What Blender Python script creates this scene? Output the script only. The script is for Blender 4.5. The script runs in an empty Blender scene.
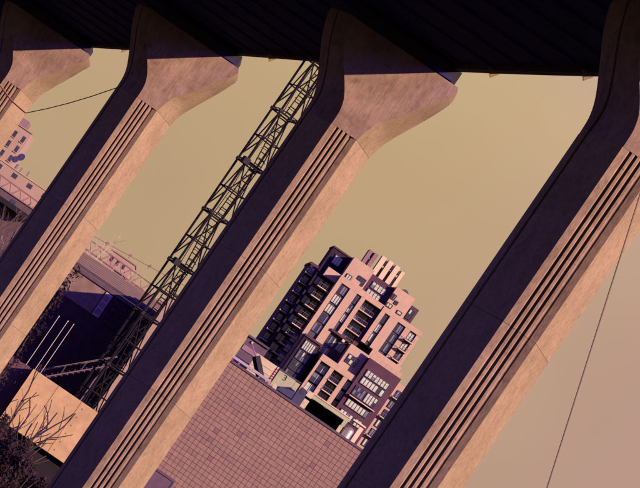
import bpy, math, random
from mathutils import Vector, Matrix
R = math.radians
rnd = random.Random(7)

# ------------------------------------------------------------------ camera
SC = bpy.context.scene
COL = SC.collection
EYE = 1.6                 # eye height
F = 3500.0                # focal length in photograph pixels (640 px wide)
ROLL = R(34.35)
cam_d = bpy.data.cameras.new('camera')
cam_d.sensor_width = 36.0
cam_d.lens = 36.0 * F / 640.0
cam_d.shift_x = 195.5 / 640.0
cam_d.shift_y = 286.1 / 640.0
cam_d.clip_start = 0.5
cam_d.clip_end = 20000
cam = bpy.data.objects.new('camera', cam_d)
COL.objects.link(cam)
cam.location = (0, 0, EYE)
cam.rotation_euler = (Matrix.Rotation(R(90), 3, 'X') @ Matrix.Rotation(ROLL, 3, 'Z')).to_euler()
SC.camera = cam

# ------------------------------------------------------------------ sky, sun, exposure
TO_SUN = Vector((0.68, -0.55, 0.39)).normalized()
ELEV = math.asin(TO_SUN.z)
world = bpy.data.worlds.new('World')
SC.world = world
world.use_nodes = True
wn = world.node_tree
wn.nodes.clear()
sky = wn.nodes.new('ShaderNodeTexSky')
sky.sky_type = 'NISHITA'
sky.sun_disc = False
sky.sun_elevation = ELEV
sky.sun_rotation = math.atan2(TO_SUN.x, TO_SUN.y)
sky.altitude = 100
sky.air_density = 1.0
sky.dust_density = 4.0
sky.ozone_density = 1.0
# the unseen upper sky is tinted violet blue to colour the shade, the air near the horizon is full of warm dust
tint = wn.nodes.new('ShaderNodeMix')
tint.data_type = 'RGBA'
tint.blend_type = 'MULTIPLY'
tint.inputs[0].default_value = 1.0
tint.inputs[7].default_value = (0.30, 0.17, 2.35, 1)
wtc = wn.nodes.new('ShaderNodeTexCoord')
sep = wn.nodes.new('ShaderNodeSeparateXYZ')
dust = wn.nodes.new('ShaderNodeValToRGB')
dust.color_ramp.elements[0].position = 0.055
dust.color_ramp.elements[0].color = (0.246, 0.171, 0.100, 1)
dust.color_ramp.elements[1].position = 0.165
dust.color_ramp.elements[1].color = (0.268, 0.194, 0.108, 1)
for q, c in ((0.100, (0.246, 0.171, 0.099)), (0.130, (0.246, 0.173, 0.096))):
    el = dust.color_ramp.elements.new(q); el.color = (*c, 1)
veil = wn.nodes.new('ShaderNodeTexNoise')            # slow unevenness of the dusty air
veil.inputs['Scale'].default_value = 9.0; veil.inputs['Detail'].default_value = 3.0
vmr = wn.nodes.new('ShaderNodeMapRange')
vmr.inputs['From Min'].default_value = 0.3; vmr.inputs['From Max'].default_value = 0.7
vmr.inputs['To Min'].default_value = 9.4; vmr.inputs['To Max'].default_value = 10.8
dmul = wn.nodes.new('ShaderNodeVectorMath'); dmul.operation = 'SCALE'; dmul.inputs[3].default_value = 10.0
mr = wn.nodes.new('ShaderNodeMapRange')
mr.interpolation_type = 'SMOOTHSTEP'
mr.inputs['From Min'].default_value = 0.16; mr.inputs['From Max'].default_value = 0.38
mr.inputs['To Min'].default_value = 1.0; mr.inputs['To Max'].default_value = 0.0
mixs = wn.nodes.new('ShaderNodeMix'); mixs.data_type = 'RGBA'
bg = wn.nodes.new('ShaderNodeBackground')
bg.inputs[1].default_value = 0.0635
wo = wn.nodes.new('ShaderNodeOutputWorld')
WL = wn.links.new
WL(wtc.outputs['Generated'], sep.inputs[0])
bank = wn.nodes.new('ShaderNodeMapRange')            # the dust turns dull pink towards the right
bank.interpolation_type = 'SMOOTHSTEP'
bank.inputs['From Min'].default_value = 0.0; bank.inputs['From Max'].default_value = 0.13
pinkd = wn.nodes.new('ShaderNodeMix'); pinkd.data_type = 'RGBA'
pinkd.inputs[7].default_value = (0.236, 0.146, 0.118, 1)
WL(sep.outputs['X'], bank.inputs['Value']); WL(bank.outputs[0], pinkd.inputs[0])
WL(sep.outputs['Z'], dust.inputs[0]); WL(dust.outputs[0], pinkd.inputs[6]); WL(pinkd.outputs[2], dmul.inputs[0])
WL(sep.outputs['Z'], mr.inputs['Value'])
WL(wtc.outputs['Generated'], veil.inputs['Vector']); WL(veil.outputs['Fac'], vmr.inputs['Value']); WL(vmr.outputs[0], dmul.inputs[3])
WL(sky.outputs[0], tint.inputs[6])
WL(mr.outputs[0], mixs.inputs[0]); WL(tint.outputs[2], mixs.inputs[6]); WL(dmul.outputs[0], mixs.inputs[7])
WL(mixs.outputs[2], bg.inputs[0])
WL(bg.outputs[0], wo.inputs[0])

sun_d = bpy.data.lights.new('sun', 'SUN')
sun_d.energy = 5.0
sun_d.angle = R(0.5)
sun_d.color = (1.0, 0.67, 0.39)
sun = bpy.data.objects.new('sun', sun_d)
COL.objects.link(sun)
sun.location = (60, -40, 60)
sun.rotation_euler = (-TO_SUN).to_track_quat('-Z', 'Y').to_euler()

SC.view_settings.view_transform = 'Standard'
SC.view_settings.look = 'None'
SC.view_settings.gamma = 1.0
SC.view_settings.exposure = 1.72

# ------------------------------------------------------------------ helpers
def at(r, U, d):
    """point at distance d that lies r right of and U above the eye's axis (photograph pixels)"""
    return Vector((r * d / F, d, EYE + U * d / F))

def tag(o, label=None, cat=None, group=None, kind=None):
    if label: o['label'] = label
    if cat: o['category'] = cat
    if group: o['group'] = group
    if kind: o['kind'] = kind
    return o

def empty(name, loc=(0, 0, 0), rz=0.0):
    o = bpy.data.objects.new(name, None)
    o.empty_display_size = 0.3
    COL.objects.link(o)
    o.location = loc
    o.rotation_euler = (0, 0, rz)
    return o

class MB:
    def __init__(s):
        s.v, s.f, s.m = [], [], []
    def box(s, x0, x1, y0, y1, z0, z1, mi=0):
        b = len(s.v)
        s.v += [(x0, y0, z0), (x1, y0, z0), (x1, y1, z0), (x0, y1, z0),
                (x0, y0, z1), (x1, y0, z1), (x1, y1, z1), (x0, y1, z1)]
        for q in ((0, 3, 2, 1), (4, 5, 6, 7), (0, 1, 5, 4), (1, 2, 6, 5), (2, 3, 7, 6), (3, 0, 4, 7)):
            s.f.append(tuple(b + i for i in q)); s.m.append(mi)
        return s
    def tile(s, x0, x1, y0, y1, z0, z1, bv, mi=0):
        """block with a bevelled front (front at y0)"""
        b = len(s.v)
        s.v += [(x0, y1, z0), (x1, y1, z0), (x1, y1, z1), (x0, y1, z1),
                (x0, y0 + bv, z0), (x1, y0 + bv, z0), (x1, y0 + bv, z1), (x0, y0 + bv, z1),
                (x0 + bv, y0, z0 + bv), (x1 - bv, y0, z0 + bv), (x1 - bv, y0, z1 - bv), (x0 + bv, y0, z1 - bv)]
        for k in range(4):
            n = (k + 1) % 4
            s.f.append((b + k, b + n, b + 4 + n, b + 4 + k)); s.m.append(mi)
            s.f.append((b + 4 + k, b + 4 + n, b + 8 + n, b + 8 + k)); s.m.append(mi)
        s.f.append((b + 8, b + 9, b + 10, b + 11)); s.m.append(mi)
        return s
    def bar(s, p, q, ra, rb=None, n=6, cap=True, mi=0):
        p, q = Vector(p), Vector(q)
        rb = ra if rb is None else rb
        d = q - p
        if d.length < 1e-6: return s
        d.normalize()
        u = d.orthogonal().normalized(); w = d.cross(u)
        b = len(s.v)
        for c, r_ in ((p, ra), (q, rb)):
            for i in range(n):
                a = 2 * math.pi * (i + 0.5) / n
                t = c + (u * math.cos(a) + w * math.sin(a)) * r_
                s.v.append(tuple(t))
        for i in range(n):
            j = (i + 1) % n
            s.f.append((b + i, b + j, b + n + j, b + n + i)); s.m.append(mi)
        if cap:
            s.f.append(tuple(b + i for i in reversed(range(n)))); s.m.append(mi)
            s.f.append(tuple(b + n + i for i in range(n))); s.m.append(mi)
        return s
    def path(s, pts, r_, n=6):
        for a, b in zip(pts[:-1], pts[1:]): s.bar(a, b, r_, r_, n, True)
        return s
    def poly(s, pts, mi=0):
        b = len(s.v); s.v += [tuple(p) for p in pts]
        s.f.append(tuple(range(b, b + len(pts)))); s.m.append(mi)
        return s
    def prism(s, pts, z0, z1, mi=0):
        """closed plan outline (counter-clockwise from above) pulled from z0 to z1"""
        return s.loft([[(x, y, z0) for x, y in pts], [(x, y, z1) for x, y in pts]], mi)
    def loft(s, rings, mi=0, side=None):
        n = len(rings[0]); b = len(s.v)
        for rg in rings: s.v += [tuple(p) for p in rg]
        for k in range(len(rings) - 1):
            for i in range(n):
                j = (i + 1) % n
                s.f.append((b + k * n + i, b + k * n + j, b + (k + 1) * n + j, b + (k + 1) * n + i)); s.m.append(side(i) if side else mi)
        s.f.append(tuple(b + i for i in reversed(range(n)))); s.m.append(mi)
        t = b + (len(rings) - 1) * n
        s.f.append(tuple(t + i for i in range(n))); s.m.append(mi)
        return s
    def mesh(s, name, mats, smooth=None):
        me = bpy.data.meshes.new(name)
        me.from_pydata(s.v, [], s.f)
        for m in (mats if isinstance(mats, (list, tuple)) else [mats]): me.materials.append(m)
        if any(s.m): me.polygons.foreach_set('material_index', s.m)
        if smooth is not None:
            me.polygons.foreach_set('use_smooth', [True] * len(me.polygons))
            me.set_sharp_from_angle(angle=R(smooth))
        me.update()
        return me
    def build(s, name, mats, parent=None, smooth=None):
        return link(name, s.mesh(name, mats, smooth), parent)

def link(name, me, parent=None):
    o = bpy.data.objects.new(name, me)
    COL.objects.link(o)
    o.parent = parent
    return o

# ------------------------------------------------------------------ materials
def mat(name, col, rough=0.8, var=0.12, scale=3.0, stretch=(1, 1, 1), col2=None, bump=0.0, metal=0.0, spec=0.3,
        spots=0.0, spot_scale=6.0, spot_col=None, obj_var=0.0, grime=0.0, streak=0.0):
    m = bpy.data.materials.new(name)
    m.use_nodes = True
    nt = m.node_tree; N = nt.nodes; L = nt.links
    b = N['Principled BSDF']
    b.inputs['Roughness'].default_value = rough
    b.inputs['Metallic'].default_value = metal
    b.inputs['Specular IOR Level'].default_value = spec
    tc = N.new('ShaderNodeTexCoord')
    mp = N.new('ShaderNodeMapping')
    mp.inputs['Scale'].default_value = stretch
    L.new(tc.outputs['Object'], mp.inputs['Vector'])
    nz = N.new('ShaderNodeTexNoise')
    nz.inputs['Scale'].default_value = scale
    nz.inputs['Detail'].default_value = 8
    nz.inputs['Roughness'].default_value = 0.65
    L.new(mp.outputs[0], nz.inputs['Vector'])
    rp = N.new('ShaderNodeValToRGB')
    c2 = col2 or tuple(c * (1 - 2 * var) for c in col)
    c1 = tuple(min(1, c * (1 + var)) for c in col)
    rp.color_ramp.elements[0].position = 0.3
    rp.color_ramp.elements[0].color = (*c2, 1)
    rp.color_ramp.elements[1].position = 0.7
    rp.color_ramp.elements[1].color = (*c1, 1)
    L.new(nz.outputs['Fac'], rp.inputs['Fac'])
    out = rp.outputs['Color']
    if spots:
        n2 = N.new('ShaderNodeTexNoise')
        n2.inputs['Scale'].default_value = spot_scale
        n2.inputs['Detail'].default_value = 5
        L.new(tc.outputs['Object'], n2.inputs['Vector'])
        r2 = N.new('ShaderNodeValToRGB')
        r2.color_ramp.elements[0].position = 0.56
        r2.color_ramp.elements[1].position = 0.70
        L.new(n2.outputs['Fac'], r2.inputs['Fac'])
        mu = N.new('ShaderNodeMath'); mu.operation = 'MULTIPLY'; mu.inputs[1].default_value = spots
        L.new(r2.outputs['Color'], mu.inputs[0])
        mx = N.new('ShaderNodeMix'); mx.data_type = 'RGBA'
        L.new(mu.outputs[0], mx.inputs[0]); L.new(out, mx.inputs[6])
        mx.inputs[7].default_value = (*(spot_col or tuple(c * 0.35 for c in col)), 1)
        out = mx.outputs[2]
    if grime:                                   # broad weather stains with fine speckle
        n3 = N.new('ShaderNodeTexNoise'); n3.inputs['Scale'].default_value = 0.8; n3.inputs['Detail'].default_value = 12
        n3.inputs['Roughness'].default_value = 0.78; n3.inputs['Distortion'].default_value = 0.6
        L.new(tc.outputs['Object'], n3.inputs['Vector'])
        r3 = N.new('ShaderNodeMapRange'); r3.inputs['From Min'].default_value = 0.36; r3.inputs['From Max'].default_value = 0.66
        r3.inputs['To Min'].default_value = 1 - grime; r3.inputs['To Max'].default_value = 1 + grime * 0.35
        L.new(n3.outputs['Fac'], r3.inputs['Value'])
        h3 = N.new('ShaderNodeHueSaturation'); L.new(r3.outputs[0], h3.inputs['Value']); L.new(out, h3.inputs['Color'])
        out = h3.outputs['Color']
    if obj_var or streak:                       # every piece gets its own patch of the pattern
        oo = N.new('ShaderNodeObjectInfo'); va = N.new('ShaderNodeVectorMath'); va.operation = 'ADD'
        sm = N.new('ShaderNodeMath'); sm.operation = 'MULTIPLY'; sm.inputs[1].default_value = 37.0
        L.new(oo.outputs['Random'], sm.inputs[0]); L.new(sm.outputs[0], va.inputs[1]); L.new(tc.outputs['Object'], va.inputs[0])
        L.new(va.outputs[0], mp.inputs['Vector'])
        if grime: L.new(va.outputs[0], n3.inputs['Vector'])
    if streak:                                  # dark rain runs
        m4 = N.new('ShaderNodeMapping'); m4.inputs['Scale'].default_value = (5.0, 5.0, 0.10)
        n4 = N.new('ShaderNodeTexNoise'); n4.inputs['Scale'].default_value = 1.0; n4.inputs['Detail'].default_value = 6
        L.new(va.outputs[0], m4.inputs['Vector']); L.new(m4.outputs[0], n4.inputs['Vector'])
        r4 = N.new('ShaderNodeMapRange'); r4.inputs['From Min'].default_value = 0.52; r4.inputs['From Max'].default_value = 0.68
        r4.inputs['To Min'].default_value = 1.0; r4.inputs['To Max'].default_value = 1 - streak
        L.new(n4.outputs['Fac'], r4.inputs['Value'])
        h4 = N.new('ShaderNodeHueSaturation'); L.new(r4.outputs[0], h4.inputs['Value']); L.new(out, h4.inputs['Color']); out = h4.outputs['Color']
    if obj_var:
        oi = N.new('ShaderNodeObjectInfo')
        hv = N.new('ShaderNodeHueSaturation')
        mr = N.new('ShaderNodeMapRange')
        mr.inputs['To Min'].default_value = 1 - obj_var; mr.inputs['To Max'].default_value = 1 + obj_var
        L.new(oi.outputs['Random'], mr.inputs['Value']); L.new(mr.outputs[0], hv.inputs['Value'])
        L.new(out, hv.inputs['Color']); out = hv.outputs['Color']
    L.new(out, b.inputs['Base Color'])
    if bump:
        bp = N.new('ShaderNodeBump')
        bp.inputs['Strength'].default_value = bump
        bp.inputs['Distance'].default_value = 0.02
        L.new(nz.outputs['Fac'], bp.inputs['Height'])
        L.new(bp.outputs[0], b.inputs['Normal'])
    return m

M = {}
M['concrete'] = mat('concrete', (0.155, 0.117, 0.070), 0.9, 0.11, 13.0, (1.2, 1.2, 0.8), bump=0.4, spots=0.35, spot_scale=8, obj_var=0.03, grime=0.24, streak=0.08, spec=0.05)
M['concrete_fluted'] = mat('concrete_fluted', (0.156, 0.112, 0.085), 0.9, 0.13, 11.0, (2, 2, 0.6), bump=0.4, spots=0.4, spot_scale=7, obj_var=0.03, grime=0.32, streak=0.14, spec=0.05)
M['concrete_head'] = mat('concrete_head', (0.152, 0.105, 0.094), 0.9, 0.11, 2.2, (10, 10, 1.1), bump=0.4, spots=0.4, spot_scale=3.4, grime=0.40, streak=0.10, spec=0.05)
M['joint'] = mat('joint', (0.096, 0.072, 0.072), 0.95, spec=0.05)
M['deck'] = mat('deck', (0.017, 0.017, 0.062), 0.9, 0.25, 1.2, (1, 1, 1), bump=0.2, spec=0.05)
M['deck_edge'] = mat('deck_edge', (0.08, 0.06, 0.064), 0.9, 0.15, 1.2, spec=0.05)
M['bearing'] = mat('bearing', (0.02, 0.016, 0.024), 0.7, spec=0.05)
M['soil'] = mat('soil', (0.02, 0.0152, 0.016), 0.95, 0.3, 0.4, spec=0.05)
M['asphalt'] = mat('asphalt', (0.048, 0.044, 0.048), 0.9, 0.2, 3)
M['kerb'] = mat('kerb', (0.32, 0.264, 0.24), 0.9, 0.1, 3)
TILES = [mat('wall_tile', c, 0.8, 0.10, 5) for c in
         ((0.110, 0.067, 0.058), (0.116, 0.070, 0.059), (0.127, 0.078, 0.062), (0.096, 0.057, 0.055), (0.080, 0.045, 0.049))]
M['mortar'] = mat('mortar', (0.088, 0.052, 0.047), 0.95)
M['coping'] = mat('coping', (0.04, 0.024, 0.04), 0.8)
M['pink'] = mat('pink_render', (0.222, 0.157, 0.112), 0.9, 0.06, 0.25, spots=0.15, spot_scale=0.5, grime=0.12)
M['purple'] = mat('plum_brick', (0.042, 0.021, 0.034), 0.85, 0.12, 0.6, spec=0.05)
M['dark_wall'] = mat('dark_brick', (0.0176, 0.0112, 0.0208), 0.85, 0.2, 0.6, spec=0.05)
M['cream'] = mat('cream_panel', (0.264, 0.224, 0.152), 0.8, 0.06, 0.4)
M['slab_edge'] = mat('balcony_slab', (0.272, 0.2, 0.16), 0.85, 0.06, 0.5)
M['frame'] = mat('window_frame', (0.024, 0.02, 0.032), 0.5)
M['glass_dark'] = mat('glass_dark', (0.02, 0.02, 0.045), 0.12, 0.3, 0.4, spec=0.6)
M['glass_mid'] = mat('glass_mid', (0.085, 0.09, 0.14), 0.15, 0.3, 0.4, spec=0.6)
M['glass_pale'] = mat('glass_blind', (0.24, 0.264, 0.216), 0.35, 0.2, 0.5)
M['rail'] = mat('balcony_rail', (0.048, 0.04, 0.064), 0.5)
M['beige'] = mat('beige_render', (0.165, 0.118, 0.088), 0.9, 0.07, 0.15)
M['mauve'] = mat('mauve_cladding', (0.104, 0.064, 0.072), 0.8, 0.08, 0.3)
M['steel_dark'] = mat('dark_steel', (0.008, 0.0064, 0.0088), 0.6, spec=0.05)
M['crane_red'] = mat('crane_red', (0.13, 0.06, 0.06), 0.6, 0.15, 0.8)
M['orange_wall'] = mat('ochre_concrete', (0.245, 0.168, 0.090), 0.9, 0.08, 1.4, spots=0.25, spot_scale=4, grime=0.22)
M['board'] = mat('shade_board', (0.064, 0.032, 0.044), 0.9, 0.25, 2, (6, 6, 0.5), spec=0.05)
M['brick'] = mat('shaded_brick', (0.030, 0.017, 0.020), 0.9, 0.2, 2.0, spec=0.05)  # darkened so the colour itself carries the wall's deep shade
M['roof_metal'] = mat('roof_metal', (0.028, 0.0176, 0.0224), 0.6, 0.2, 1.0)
M['batten'] = mat('roof_batten', (0.085, 0.057, 0.05), 0.7, 0.1, 1.0)
M['white_paint'] = mat('white_paint', (0.26, 0.235, 0.21), 0.5, 0.06, 2.0)
M['panel_pale'] = mat('pale_panel', (0.2, 0.16, 0.17), 0.6, 0.08, 1.0)
M['wing_wall'] = mat('pale_render', (0.16, 0.12, 0.092), 0.9, 0.1, 0.7)
M['bark'] = mat('bark', (0.032, 0.0192, 0.0208), 0.95, 0.25, 3)
M['bark_pale'] = mat('pale_bark', (0.176, 0.124, 0.112), 0.95, 0.2, 2)
M['leaf'] = mat('leaf_dark', (0.008, 0.005, 0.008), 0.7, 0.35, 3, spec=0.05)
M['leaf2'] = mat('leaf_brown', (0.02, 0.011, 0.013), 0.7, 0.3, 3, spec=0.05)
M['wire'] = mat('wire', (0.024, 0.016, 0.016), 0.6)
M['wire_sunlit'] = mat('wire_sunlit', (0.5, 0.15, 0.06), 0.5)
M['truck_pale'] = mat('truck_pale', (0.248, 0.212, 0.14), 0.55, 0.08, 1.5, spots=0.25, spot_scale=2.5)
M['truck_green'] = mat('truck_green', (0.168, 0.184, 0.112), 0.55, 0.1, 1.5, spots=0.2, spot_scale=2.5)
M['red'] = mat('red_paint', (0.24, 0.024, 0.028), 0.4)
M['black'] = mat('black_paint', (0.0096, 0.008, 0.0112), 0.6, spec=0.05)
M['hut'] = mat('hut_cladding', (0.048, 0.028, 0.048), 0.8, 0.15, 1.5)
M['hut_band'] = mat('hut_band', (0.12, 0.072, 0.096), 0.7)
M['galv'] = mat('galvanised', (0.28, 0.24, 0.256), 0.4, 0.1, 3, metal=0.5)
M['silver'] = mat('silver_tank', (0.44, 0.384, 0.368), 0.32, 0.06, 2, metal=0.8)
M['ochre'] = mat('ochre_post', (0.4, 0.264, 0.192), 0.85)
M['dish'] = mat('dish_grey', (0.048, 0.04, 0.072), 0.6)

# ------------------------------------------------------------------ ground and terrace
g = MB(); g.poly([(-6000, -300, 0), (6000, -300, 0), (6000, 12000, 0), (-6000, 12000, 0)])
tag(g.build('ground', M['soil']), kind='structure')
WD = 220.0                                   # distance of the tiled retaining wall
ws = WD / F
TOPZ = EYE + 198.5 * ws
e = MB(); e.box(-66 * ws, 250 * ws, WD + 0.62, WD + 45, 0.004, TOPZ - 0.25)
tag(e.build('embankment', M['asphalt']), kind='structure')

# ------------------------------------------------------------------ viaduct piers
COLS = [(195.0, 70.0), (-58.6, 92.4), (-234.0, 114.8), (-354.0, 137.2)]
FOOT = [Vector((r * d / F, d, 0)) for r, d in COLS]
K3 = 92.4 / F
H_FLUTE = EYE + 453 * K3
def left_groove(L, a, t, w=0.06, dp=0.07):
    """four points of the groove that runs up the splayed left face"""
    o = Vector((L, 0.78)); d = Vector((a - L, -0.78)); ln = d.length; n = Vector((0.78, a - L)).normalized()
    return [tuple(o + d * tt + n * q) for tt, q in ((t, 0), (t + 0.01 / ln, dp), (t + w / ln, dp), (t + (w + 0.01) / ln, 0))]
def plan(L, a, b, Rr, t=0.09):
    return [(a, 0), (b, 0), (Rr, 1.62), (b, 2.6), (a, 2.6), (L, 1.72), (L, 0.78)] + left_groove(L, a, t)
SH = (-0.80, 0.0, 0.79, 1.33)
def shaft_outline():
    L, a, b, Rr = SH
    pts = [(a, 0)]
    w, dp = 0.062, 0.085
    for fr in (0.255, 0.425, 0.60, 0.775):             # each rib has a worn, bevelled right edge
        x = a + (b - a) * fr
        pts += [(x - w / 2 - 0.022, 0), (x - w / 2, 0.022), (x - w / 2 + 0.004, dp), (x + w / 2 - 0.004, dp), (x + w / 2, 0 if fr < 0.7 else 0.055)]
    return pts + plan(L, a, b, Rr)[1:]
SHO = shaft_outline()
NFRONT = 20                                # outline edges that belong to the fluted face
def segment(z0, z1):
    mb = MB(); c = 0.006
    cx, cy = 0.3, 1.2
    def ins(k): return [(cx + (x - cx) * k, cy + (y - cy) * k) for x, y in SHO]
    mb.loft([[(x, y, z0) for x, y in ins(0.993)], [(x, y, z0 + c) for x, y in SHO],
             [(x, y, z1 - c) for x, y in SHO], [(x, y, z1) for x, y in ins(0.993)]], side=lambda i: 1 if i <= NFRONT else 0)
    return mb
JOINTS = [0.0] + [H_FLUTE - 4.24 * k for k in (2, 1)] + [H_FLUTE]
SEG = [segment(JOINTS[i] + 0.0015, JOINTS[i + 1] - 0.0015).mesh('shaft_segment', [M['concrete'], M['concrete_fluted']]) for i in range(len(JOINTS) - 1)]
core_mb = MB(); core_mb.prism([(0.3 + (x - 0.3) * 0.9, 1.2 + (y - 1.2) * 0.9) for x, y in plan(*SH)], 0, H_FLUTE)
CORE = core_mb.mesh('shaft_core', M['joint'])
HEADU = [(453, -88.3, -58, -28.1, -7.6), (468, -89.2, -58.6, -24, -4.6), (480, -92.4, -62, -19, 0), (493, -98.4, -70, -9, 6),
         (513, -109, -85, 5, 16), (528, -117, -94.5, 15.5, 23), (543, -123, -102.5, 25.5, 28.8), (549, -125, -105.5, 28.3, 30)]
def interp(tab, u):
    n = len(tab)
    for i in range(n - 1):
        if tab[i][0] <= u <= tab[i + 1][0]: break
    p0, p1, p2, p3 = tab[max(i - 1, 0)], tab[i], tab[i + 1], tab[min(i + 2, n - 1)]
    t = (u - p1[0]) / (p2[0] - p1[0]); h = p2[0] - p1[0]
    out = []
    for k in range(1, len(p1)):
        m1 = (p2[k] - p0[k]) / (p2[0] - p0[0]) if p2[0] != p0[0] else 0
        m2 = (p3[k] - p1[k]) / (p3[0] - p1[0]) if p3[0] != p1[0] else 0
        t2, t3 = t * t, t * t * t
        out.append((2 * t3 - 3 * t2 + 1) * p1[k] + (t3 - 2 * t2 + t) * h * m1 + (-2 * t3 + 3 * t2) * p2[k] + (t3 - t2) * h * m2)
    return out
head = MB()
rings = []
for k in range(33):
    u = 453 + (549 - 453) * k / 32
    L, a, b, Rr = [(q + 58.3) * K3 for q in interp(HEADU, u)]
    z = EYE + u * K3
    rings.append([(x, y, z) for x, y in plan(L, a, b, Rr, 0.09 + 0.33 * (k / 32) ** 1.3)])
L, a, b, Rr = [(q + 58.3) * K3 for q in (-125, -105.5, 26, 27)]
rings.append([(x, y, EYE + 553.5 * K3) for x, y in plan(L, a, b, Rr, 0.42)])
head.loft(rings, side=lambda i: 1 if i == 1 else 0)
HEAD = head.mesh('flared_head', [M['concrete_head'], M['concrete']], smooth=22)
HEAD_TOP = EYE + 553.5 * K3
SOFFIT = EYE + 568 * K3
bm_ = MB(); bm_.box((-98 + 58.3) * K3, (21.5 + 58.3) * K3, 0.14, 2.2, HEAD_TOP - 0.01, SOFFIT + 0.02)
BEARING = bm_.mesh('bearing_beam', M['bearing'])
pad = MB(); pad.box(-0.45, 0.45, 0.08, 0.137, HEAD_TOP + 0.05, HEAD_TOP + 0.16)
PAD = pad.mesh('bearing_pad', M['deck'])
th = MB(); th.bar((0, -0.004, 0), (0, 0.02, 0), 0.016, 0.016, 8); TIE = th.mesh('tie_hole', M['joint'])
PLAB = ['nearest fluted concrete pier at the right with a thin cable in front',
        'fluted concrete pier between the lattice mast and the tiled wall',
        'fluted concrete pier with dark ivy, left of the black brick shed',
        'farthest concrete pier at the left edge beside the beige tower']
for f, lab in zip(FOOT, PLAB):
    p = empty('viaduct_pier', f)
    tag(p, lab, 'pier', 'piers of the viaduct')
    for me in SEG: link('shaft_segment', me, p)
    link('shaft_core', CORE, p)
    link('flared_head', HEAD, p)
    link('bearing_beam', BEARING, p)
    for k in range(6):
        for x in (0.27, 0.405, 0.545):
            o = link('tie_hole', TIE, p); o.location = (x + rnd.uniform(-.006, .006), 0, H_FLUTE - 0.35 - 2.12 * k + rnd.uniform(-.03, .03))
    for x in (-0.55, 1.55):
        o = link('bearing_pad', PAD, p); o.location.x = x

# ------------------------------------------------------------------ viaduct deck (curves gently away to the left)
PL = [(47.6, 9.0), (70.0, 3.9), (92.4, -1.547), (114.8, -7.675), (137.2, -13.6)]
PL = [(25.0, 13.9)] + PL + [(170.0, -22.5), (215.0, -35.5)]
def deck_x(y):
    return interp(PL, min(max(y, 25.0), 215.0))[0]
OFF_R, OFF_L = 2.06, -4.6
deck = empty('viaduct_deck', (0, 0, 0))
tag(deck, 'dark underside of the elevated roadway across the top of the piers', 'viaduct')
YS = [25 + 2.5 * k for k in range(77)]
def sweep(x0, x1, z0, z1):
    mb = MB()
    mb.loft([[(deck_x(y) + x0, y, z0), (deck_x(y) + x1, y, z0), (deck_x(y) + x1, y, z1), (deck_x(y) + x0, y, z1)] for y in YS])
    mb.f = [tuple(reversed(q)) for q in mb.f]
    return mb
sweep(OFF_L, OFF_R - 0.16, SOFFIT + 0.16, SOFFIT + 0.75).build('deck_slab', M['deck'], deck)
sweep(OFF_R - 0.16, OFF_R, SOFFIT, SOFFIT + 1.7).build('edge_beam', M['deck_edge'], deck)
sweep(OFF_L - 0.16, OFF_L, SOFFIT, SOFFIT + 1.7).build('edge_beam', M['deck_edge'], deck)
rib = MB(); rib.box(OFF_L, OFF_R - 0.16, -0.10, 0.10, SOFFIT + 0.10, SOFFIT + 0.20)
RIB = rib.mesh('cross_rib', M['deck'])
y = 40.0
while y < 170:
    o = link('cross_rib', RIB, deck); o.location = (deck_x(y), y, 0); y += 2.37
gs = MB()
for yy in (-0.05, 0.05): pass
gs.loft([[(OFF_R - 0.30, -0.06, SOFFIT + 0.01), (OFF_R - 0.12, -0.06, SOFFIT - 0.2), (OFF_R + 0.03, -0.06, SOFFIT + 0.01)],
         [(OFF_R - 0.30, 0.06, SOFFIT + 0.01), (OFF_R - 0.12, 0.06, SOFFIT - 0.2), (OFF_R + 0.03, 0.06, SOFFIT + 0.01)]])
GUS = gs.mesh('drip_bracket', M['concrete'])
y = 82.2 - 7.1 * 4
while y < 160:
    o = link('drip_bracket', GUS, deck); o.location = (deck_x(y), y, 0); y += 7.1

# ------------------------------------------------------------------ tiled retaining wall
wall = empty('tiled_wall', (0, WD, 0))
tag(wall, 'tall retaining wall of square reddish tiles with a dark coping', 'wall')
mb = MB(); mb.box(-66 * ws, 250 * ws, 0.03, 0.6, 0, TOPZ); mb.build('wall_core', M['mortar'], wall)
TS = 5.2 * ws
cop = MB(); cop.tile(-67 * ws, 251 * ws, -0.10, 0.72, TOPZ + 0.005, TOPZ + 0.17, 0.02); cop.build('coping', M['coping'], wall)
TM = {}
for k, m in enumerate(TILES):
    for n in (1, 2):
        mb = MB(); mb.tile(0.0075, n * TS - 0.0075, -0.028, 0.04, 0.0075, TS - 0.0075, 0.012)
        TM[k, n] = mb.mesh('tile', m)
rest = MB(); count = 0
nrow = int(TOPZ / TS)
rowtone = [rnd.uniform(-0.55, 0.55) for _ in range(nrow + 2)]
ncol = int(316 * ws / TS)
for j in range(nrow + 1):
    z = max(TOPZ - (j + 1) * TS, 0.002)
    run = 0; tone = 0; i = 0
    while i < ncol:
        n = 2 if i < ncol - 1 and rnd.random() < (0.10 if j < 18 else 0.02) else 1
        x = -66 * ws + i * TS
        if run <= 0 and rnd.random() < 0.16: run = rnd.randint(2, 6); tone = rnd.uniform(-1.4, 1.4)
        run -= n
        t = 1.6 + rowtone[j] + (tone if run >= 0 else 0) + rnd.uniform(-1.0, 1.0)
        k = 4 if rnd.random() < 0.012 else (3 if t > 2.9 else 2 if t < 0.6 else 1 if t < 1.7 else 0)
        r = (x + TS / 2) / ws; U = (z + TS / 2 - EYE) / ws
        d = rnd.uniform(-0.006, 0.006)
        if count < 300 and -6 < r < 150 and z > 0.01:
            o = link('tile', TM[k, n], wall); o.location = (x, d, z); count += 1
        else:
            rest.tile(x + 0.0075, x + n * TS - 0.0075, -0.028 + d, 0.04, z + 0.0075, z + TS - 0.0075, 0.012, k)
        i += n
tag(rest.build('tile_field', TILES, wall), kind='stuff')

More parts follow.
